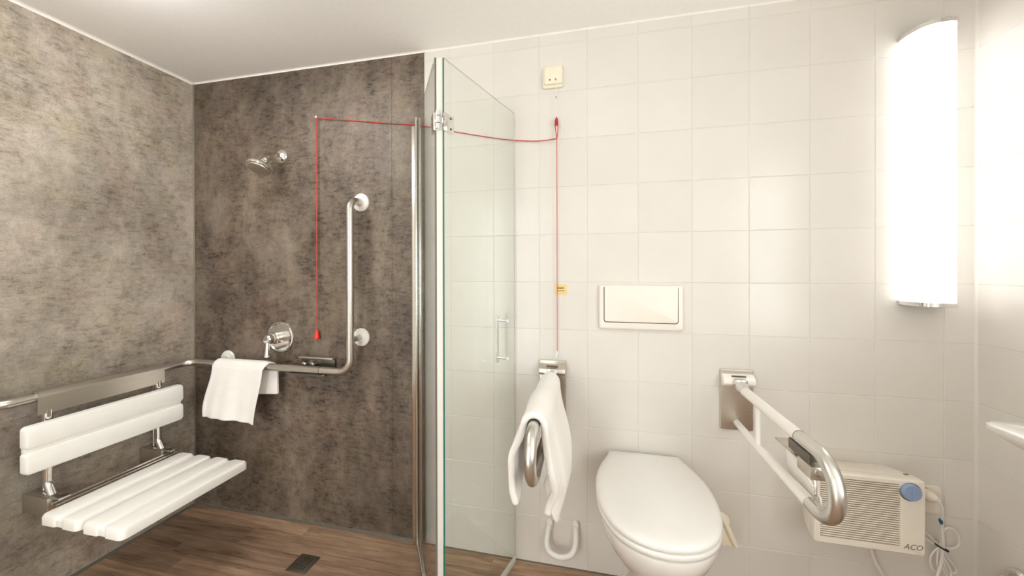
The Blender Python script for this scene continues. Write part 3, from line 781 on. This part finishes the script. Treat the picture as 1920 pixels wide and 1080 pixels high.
# towel over the left folding rail
def towel_fold(u, v):
    # u: 0 wall end .. 1 front end ; v: 0 left bottom .. 1 right bottom
    x0 = 0.457; zt = 0.811; rt = 0.030
    y = lerp(-0.100, -0.520, u)
    zl_b = lerp(0.640, 0.572, sstep(u * 1.3))
    dip = math.exp(-((u - 0.68) / 0.045) ** 2)
    zr_b = lerp(0.425, 0.520, sstep((u - 0.62) * 9)) + 0.05 * sstep((0.22 - u) * 5) + 0.07 * dip
    vl, vr = 0.30, 0.42
    if v < vl:
        k = 1 - v / vl
        off = rt + 0.040 * sstep(k * 2.2) - 0.012 * sstep((k - 0.8) * 4) + 0.006 * math.sin(u * 11 + 0.5) * k
        return (x0 - off, y + 0.015 * k * (u - 0.5), zt - k * (zt - zl_b))
    if v < vr:
        a = (v - vl) / (vr - vl) * PI
        return (x0 - rt * math.cos(a), y, zt + rt * math.sin(a))
    k = (v - vr) / (1 - vr)
    crease = -0.036 * math.exp(-((u - 0.68) / 0.055) ** 2) * sstep(k * 2.4)
    off = rt + 0.050 * sstep(k * 1.25) * (1 - 0.5 * sstep((u - 0.66) * 5)) - 0.028 * sstep((k - 0.62) * 2.6) + 0.006 * math.sin(u * 9) * k + crease
    shrink = lerp(1, 0.66, sstep((k - 0.40) * 1.7))
    yc = -0.34
    return (x0 + off, yc + (y - yc) * shrink, zt - k * (zt - zr_b))
t1 = cloth(towel_fold, 48, 64, 0.020, 'bath_towel', '')
tag(t1, 'white bath towel hung over the folding grab rail left of the toilet', 'towel')

# paper holder on the right rail
ph = thing('toilet_paper_holder', 'white empty toilet paper holder clamped under the right grab rail', 'paper holder', (1.13, -0.45, 0.75))
obj('clamp', box(B(), 1.144, 1.176, -0.500, -0.400, 0.766, 0.794, 0.002), 'darksteel', ph)
obj('clamp_end', box(B(), 1.140, 1.178, -0.512, -0.452, 0.738, 0.770, 0.002), 'steelplate', ph)
obj('clamp_screw', lathe(B(), [(0.009, 0), (0.009, 0.003), (0.004, 0.004), (0, 0.003)], (1.158, -0.512, 0.757), (0, -1, 0), 16), 'chrome', ph)
obj('top_bracket', box(B(), 1.148, 1.182, -0.456, -0.318, 0.752, 0.757, 0.001), 'steelplate', ph)
poly = [(-0.300, 0.7545), (-0.452, 0.7545), (-0.452, 0.728), (-0.420, 0.700), (-0.478, 0.676), (-0.482, 0.640), (-0.350, 0.640), (-0.322, 0.668), (-0.318, 0.700)]
obj('cover', prism(B(), poly, 0, 1.178, 1.183, 0.0015), 'whiterail', ph)
wp = spline([(1.172, -0.455, 0.752), (1.170, -0.470, 0.735), (1.166, -0.482, 0.712), (1.164, -0.484, 0.692), (1.168, -0.478, 0.682), (1.174, -0.468, 0.684), (1.176, -0.466, 0.700)], 6)
obj('wire_hook', tube(B(), wp, 0.0030, 10), 'chrome', ph)

# ================================================================== TOILET
TX = 0.817
to = thing('toilet', 'white toilet with closed lid between the folding grab rails', 'toilet', (TX, -0.25, 0))
HW = [(-0.022, 0.134), (-0.05, 0.139), (-0.085, 0.152), (-0.13, 0.168), (-0.19, 0.181), (-0.26, 0.186), (-0.33, 0.181), (-0.39, 0.167), (-0.44, 0.145), (-0.476, 0.115), (-0.501, 0.078), (-0.515, 0.038)]
def outline(scale=1.0, yfront=None, back=None, n=None):
    """closed outline; scale shrinks half widths and the front"""
    right = spline([(h, y, 0) for (y, h) in HW], 3)
    tip = (0, -0.519)
    pts = [(p.x, p.y) for p in right] + [tip] + [(-p.x, p.y) for p in reversed(right)]
    return pts
OUT = outline()
def ring(z, sx, yb, yf):
    out = []
    for (x, y) in OUT:
        k = (y + 0.022) / (-0.519 + 0.022)
        out.append((TX + x * sx, lerp(yb, yf, k), z))
    return out
def ring_in(z, ins):
    out = []
    for (x, y) in OUT:
        sx = 1 - ins / 0.186
        k = (y + 0.022) / (-0.497)
        out.append((TX + x * sx, lerp(-0.022 - ins * 0.6, -0.519 + ins, k), z))
    return out
LZ = 0.506
bowl = loft(B(), [ring(0.0, 0.60, -0.001, -0.36), ring(0.02, 0.57, -0.001, -0.35), ring(0.12, 0.47, -0.001, -0.32), ring(0.22, 0.44, -0.001, -0.325), ring(0.27, 0.47, -0.001, -0.35), ring(0.31, 0.58, -0.001, -0.395), ring(0.35, 0.735, -0.001, -0.44), ring(0.40, 0.885, -0.001, -0.482), ring(0.44, 0.95, -0.001, -0.505), ring(0.47, 0.975, -0.002, -0.516), ring(0.478, 0.975, -0.004, -0.516), ring(0.482, 0.94, -0.010, -0.506)])
obj('bowl', bowl, 'ceramic', to, angle=60)
sr = loft(B(), [ring_in(0.484, 0.006), ring_in(0.487, 0.001), ring_in(0.499, 0.0), ring_in(0.503, 0.003), ring_in(0.504, 0.010)])
obj('seat_ring', sr, 'white', to, angle=60)
lid = loft(B(), [ring_in(0.5075, 0.008), ring_in(0.509, 0.001), ring_in(0.516, -0.001), ring_in(0.5225, 0.002), ring_in(0.526, 0.008), ring_in(0.5285, 0.022), ring_in(0.5300, 0.055), ring_in(0.5305, 0.10)])
obj('lid', lid, 'white', to, angle=60)
for sx in (-1, 1):
    obj('hinge', lathe(B(), [(0.012, 0), (0.014, 0.003), (0.014, 0.040), (0.012, 0.043)], (TX + sx * 0.09 - 0.0215, -0.028, 0.503), (1, 0, 0), 18), 'white', to)

# ================================================================== SMALL WALL THINGS BY THE TOILET
hk = thing('brush_ring', 'empty white U-shaped plastic wall ring beside the floor left of the toilet', 'wall holder', (0.497, 0, 0.13))
up = spline([(0.4440, -0.014, 0.186), (0.4365, -0.024, 0.150), (0.4350, -0.040, 0.118), (0.4510, -0.058, 0.100), (0.4960, -0.068, 0.094), (0.5360, -0.058, 0.104), (0.5510, -0.040, 0.126), (0.5530, -0.024, 0.158), (0.5520, -0.014, 0.190)], 6)
obj('ring', tube(B(), up, 0.0112, 16), 'white', hk)
for xx, zz in ((0.4440, 0.182), (0.5520, 0.186)):
    obj('mount', prism(B(), rrect(xx, zz, 0.0118, 0.024, 0.011), 1, -0.0005, -0.018, 0.002), 'white', hk)
bs = thing('toilet_brush', 'pale yellow plastic brush handle sticking out right of the toilet', 'toilet brush', (1.09, -0.05, 0.2))
pl = [(1.060, 0.330), (1.076, 0.352), (1.094, 0.350), (1.110, 0.338), (1.114, 0.322), (1.108, 0.300), (1.122, 0.268), (1.140, 0.236), (1.128, 0.228), (1.104, 0.236), (1.096, 0.228), (1.070, 0.250)]
obj('handle', prism(B(), pl, 1, -0.050, -0.062, 0.004), 'yellowcream', bs)
obj('grip', tube(B(), spline([(1.078, -0.056, 0.346), (1.096, -0.064, 0.320), (1.114, -0.066, 0.280), (1.132, -0.064, 0.240)], 5), 0.009, 12), 'yellowcream', bs)
obj('wall_clip', box(B(), 1.066, 1.100, -0.052, -0.0005, 0.262, 0.300, 0.004), 'yellowcream', bs)

# ================================================================== HEATER
ht = thing('fan_heater', 'beige wall fan heater with slatted grille and blue knob', 'heater', (1.5, 0, 0.46))
FX0, FX1, FZ0, FZ1, FY = 1.338, 1.640, 0.350, 0.587, -0.150
def hring(y, x0, x1, z0, z1, r, cut=0.0):
    return [(p[0], y, p[1]) for p in rrect((x0 + x1) / 2, (z0 + z1) / 2, (x1 - x0) / 2, (z1 - z0) / 2, r)]
body = loft(B(), [hring(-0.001, 1.376, 1.630, 0.368, 0.560, 0.006), hring(-0.06, 1.352, 1.634, 0.358, 0.574, 0.008), hring(-0.118, FX0, FX1 - 0.002, FZ0, FZ1, 0.010), hring(-0.126, FX0, FX1 - 0.002, FZ0, FZ1, 0.010)])
obj('casing', body, 'cream', ht, angle=40)
obj('seam', loft(B(), [hring(-0.126, FX0 + 0.0015, FX1 - 0.003, FZ0 + 0.0015, FZ1 - 0.0015, 0.009), hring(-0.128, FX0 + 0.0015, FX1 - 0.003, FZ0 + 0.0015, FZ1 - 0.0015, 0.009)]), 'shadowgap', ht)
GX0, GX1, GZ0, GZ1 = 1.353, 1.572, 0.374, 0.571
# front frame with an opening for the grille
fr = B()
def frame_front(bm):
    outer = hring(-0.128, FX0, FX1, FZ0, FZ1, 0.010); outer2 = hring(-0.1455, FX0, FX1, FZ0, FZ1, 0.010)
    outer3 = hring(FY, FX0 + 0.005, FX1 - 0.005, FZ0 + 0.005, FZ1 - 0.005, 0.006)
    inner = hring(FY, GX0, GX1, GZ0, GZ1, 0.003); inner2 = hring(-0.136, GX0, GX1, GZ0, GZ1, 0.003); inner0 = hring(-0.128, GX0, GX1, GZ0, GZ1, 0.003)
    loft(bm, [inner0, outer, outer2, outer3, inner, inner2, inner0], cap=False)
    bmesh.ops.remove_doubles(bm, verts=bm.verts[:], dist=1e-6)
frame_front(fr)
obj('front_panel', fr, 'cream', ht, angle=40)
obj('grille_back', box(B(), GX0, GX1, -0.1372, -0.1362, GZ0, GZ1), 'dark', ht, smooth=False)
gb = B(); nb = 27
for k in range(nb):
    z = lerp(GZ0 + 0.002, GZ1 - 0.002, (k + 0.5) / nb); hh = (GZ1 - GZ0) / nb * 0.23
    prism(gb, [(-0.137, z - hh), (-0.1490, z - hh * 0.9), (-0.1500, z), (-0.1490, z + hh * 0.9), (-0.137, z + hh)], 0, GX0 - 0.001, GX1 + 0.001)
for xx in (1.426, 1.499): box(gb, xx - 0.001, xx + 0.001, -0.1400, -0.137, GZ0, GZ1)
go = obj('grille', gb, 'cream', ht, smooth=False); go['kind'] = 'stuff'
kb = obj('knob', lathe(B(), [(0.0255, 0), (0.0255, 0.010), (0.0235, 0.013), (0, 0.0135)], (1.5965, FY, 0.5525), (0, -1, 0), 36), 'blue', ht, label='round blue-grey control knob')
obj('knob_grip', box(B(), 1.594, 1.599, FY - 0.0165, FY - 0.012, 0.535, 0.570, 0.001), 'blue', kb).matrix_parent_inverse = Matrix()
obj('knob_ring', lathe(B(), [(0.0290, 0), (0.0290, 0.001), (0.020, 0.0012)], (1.5985, FY, 0.5500), (0, -1, 0), 36), 'shadowgap', ht)
text_mesh('lettering', 'ACO', 0.026, 0.0003, 'inkgrey', Matrix.Translation((1.6045, FY - 0.0006, 0.3765)) @ Matrix.Rotation(PI / 2, 4, 'X') @ Matrix.Diagonal((0.86, 0.90, 1, 1)), ht, shear=0.35, offset=0.0)
sv = B()
for k in range(9):
    z = 0.470 + k * 0.0085; prism(sv, [(-0.080, z), (-0.030, z + 0.004), (-0.030, z + 0.008), (-0.080, z + 0.004)], 0, 1.3445, 1.354)
so = obj('side_vents', sv, 'shadowgap', ht, smooth=False); so['kind'] = 'stuff'
obj('top_slot', box(B(), 1.608, 1.620, -0.115, -0.108, 0.584, 0.5875), 'shadowgap', ht, smooth=False)
# cables of the heater
cb = B(); tube(cb, spline([(1.740, -0.052, 0.486), (1.752, -0.054, 0.462), (1.760, -0.045, 0.425), (1.768, -0.034, 0.380), (1.774, -0.030, 0.335), (1.772, -0.030, 0.290), (1.764, -0.032, 0.245), (1.748, -0.036, 0.200), (1.735, -0.036, 0.140), (1.730, -0.03, 0.06), (1.72, -0.02, 0.006)], 6), 0.0046, 12)
obj('power_cable', cb, 'white', ht)
obj('cable_clip', lathe(B(), [(0.0040, 0), (0.0052, 0.004), (0.0052, 0.012), (0.0035, 0.018)], (1.7585, -0.0420, 0.416), (0.15, 0.1, -1), 14), 'blueclip', ht)
cc = B()
for pts in ([(1.640, -0.03, 0.372), (1.700, -0.03, 0.372), (1.735, -0.028, 0.348), (1.768, -0.026, 0.316), (1.800, -0.022, 0.308), (1.822, -0.02, 0.320), (1.826, -0.02, 0.348), (1.812, -0.02, 0.372), (1.790, -0.022, 0.376), (1.776, -0.024, 0.352), (1.770, -0.026, 0.312)],
            [(1.640, -0.024, 0.345), (1.712, -0.026, 0.340), (1.745, -0.026, 0.322), (1.770, -0.026, 0.312), (1.776, -0.03, 0.280), (1.796, -0.03, 0.236), (1.788, -0.03, 0.215), (1.774, -0.026, 0.250), (1.770, -0.026, 0.312)],
            [(1.770, -0.024, 0.312), (1.756, -0.02, 0.290), (1.746, -0.02, 0.262), (1.752, -0.02, 0.230), (1.766, -0.022, 0.225), (1.762, -0.024, 0.270), (1.770, -0.024, 0.312), (1.796, -0.022, 0.272), (1.818, -0.02, 0.240), (1.812, -0.02, 0.226), (1.790, -0.022, 0.232), (1.772, -0.024, 0.300)]):
    tube(cc, spline(pts, 6), 0.0030, 8)
obj('coiled_cable', cc, 'white', ht)
tb = B(); tube(tb, [(1.7705 + 0.016 * math.cos(k / 16 * 2 * PI), -0.029 + 0.012 * math.sin(k / 16 * 2 * PI), 0.313 - 0.008 * math.cos(k / 16 * 2 * PI)) for k in range(17)], 0.0028, 8)
obj('cable_tie', tb, 'dark', ht)
cb2 = B(); tube(cb2, spline([(1.562, -0.03, 0.372), (1.567, -0.03, 0.290), (1.582, -0.03, 0.232), (1.606, -0.03, 0.186), (1.64, -0.03, 0.12), (1.66, -0.03, 0.006)], 6), 0.0046, 12)
obj('supply_cable', cb2, 'white', ht)
# socket and plug
sk = thing('wall_socket', 'cream wall socket with a round white plug beside the heater', 'socket', (1.738, 0, 0.462))
obj('cover_plate', prism(B(), rrect(1.738, 0.462, 0.046, 0.046, 0.005), 1, -0.0005, -0.012, 0.0025), 'cream', sk)
obj('socket_well', lathe(B(), [(0.024, 0), (0.024, 0.0125), (0.0225, 0.0135), (0.0215, 0.0125), (0.0205, 0.011), (0, 0.011)], (1.730, -0.0005, 0.480), (0, -1, 0), 36), 'shadowgap', sk)
obj('plug', lathe(B(), [(0.0195, 0.010), (0.0195, 0.034), (0.017, 0.042), (0.010, 0.050), (0.0065, 0.058), (0, 0.058)], (1.731, -0.0005, 0.480), (0.18, -1, 0.1), 30), 'cream', sk)

# ================================================================== WALL LAMP
lp = thing('wall_lamp', 'tall lit opal wall lamp with chrome end caps by the tiled corner', 'wall lamp', (1.73, 0, 1.6))
LX, LHW, LD = 1.730, 0.0635, 0.098
def lprof(ins, z, n=20):
    out = []
    for k in range(n + 1):
        a = PI * k / n
        ca = math.cos(a)
        sgn = 1 if ca >= 0 else -1
        out.append((LX - (LHW - ins) * sgn * abs(ca) ** 0.72, -(LD - ins) * (math.sin(a) ** 0.72) - 0.001, z))
    return out
obj('diffuser', loft(B(), [lprof(0.004, 1.142), lprof(0.004, 2.048)]), 'opal', lp, angle=30)
obj('top_cap', loft(B(), [lprof(0.0, 2.047), lprof(0.0, 2.061), lprof(0.003, 2.064)]), 'chrome', lp, angle=30)
obj('bottom_cap', loft(B(), [lprof(0.003, 1.128), lprof(0.0, 1.130), lprof(0.0, 1.1425)]), 'chrome', lp, angle=30)
obj('back_plate', box(B(), LX - LHW + 0.006, LX + LHW - 0.006, -0.0012, 0.0, 1.14, 2.05), 'white', lp, smooth=False)

# ================================================================== WASHBASIN
wb = thing('washbasin', 'white washbasin corner jutting from the right wall', 'washbasin', (1.7, -0.66, 0.75))
def bring(z, x0, ya, yb, r):
    """outline with rounded room-side corners, flat against the wall; ya nearer the tiled back wall"""
    out = []; n = 8
    for (cx_, cy_, a0) in ((x0 + r, ya - r, 180), (x0 + r, yb + r, 270)):
        pass
    pts = [(XR - 0.001, ya)]
    for k in range(n + 1):
        a = math.radians(90 + 90 * k / n); pts.append((x0 + r + r * math.cos(a), ya - r + r * math.sin(a)))
    for k in range(n + 1):
        a = math.radians(180 + 90 * k / n); pts.append((x0 + r + r * math.cos(a), yb + r + r * math.sin(a)))
    pts.append((XR - 0.001, yb))
    return [(p[0], p[1], z) for p in pts]
def inn(z, x0, x1, ya, yb, r):
    pts = [(x1, ya)]
    n = 8
    for k in range(n + 1):
        a = math.radians(90 + 90 * k / n); pts.append((x0 + r + r * math.cos(a), ya - r + r * math.sin(a)))
    for k in range(n + 1):
        a = math.radians(180 + 90 * k / n); pts.append((x0 + r + r * math.cos(a), yb + r + r * math.sin(a)))
    pts.append((x1, yb))
    return [(p[0], p[1], z) for p in pts]
basin = loft(B(), [bring(0.70, 1.76, -0.50, -0.82, 0.06), bring(0.78, 1.68, -0.43, -0.89, 0.07), bring(0.835, 1.600, -0.388, -0.94, 0.05), bring(0.856, 1.580, -0.376, -0.95, 0.03), bring(0.866, 1.580, -0.376, -0.95, 0.03), bring(0.870, 1.585, -0.381, -0.945, 0.03),
                   inn(0.868, 1.625, 1.80, -0.415, -0.91, 0.06), inn(0.800, 1.66, 1.79, -0.46, -0.87, 0.06), inn(0.765, 1.70, 1.77, -0.52, -0.80, 0.04)])
obj('basin', basin, 'ceramic', wb, angle=50)
wf = thing('drain_rosette', 'chrome pipe rosette low on the right wall below the washbasin', 'pipe cover', (XR, -0.128, 0.31))
obj('rosette', lathe(B(), [(0.032, 0), (0.032, 0.004), (0.026, 0.014), (0.016, 0.019), (0.012, 0.020)], (XR - 0.001, -0.130, 0.305), (-1, 0, 0), 30), 'chrome', wf)
obj('pipe', tube(B(), fillet([(XR - 0.002, -0.130, 0.305), (XR - 0.05, -0.130, 0.305), (XR - 0.05, -0.130, 0.20)], 0.02, 6), 0.011, 16), 'chrome', wf)
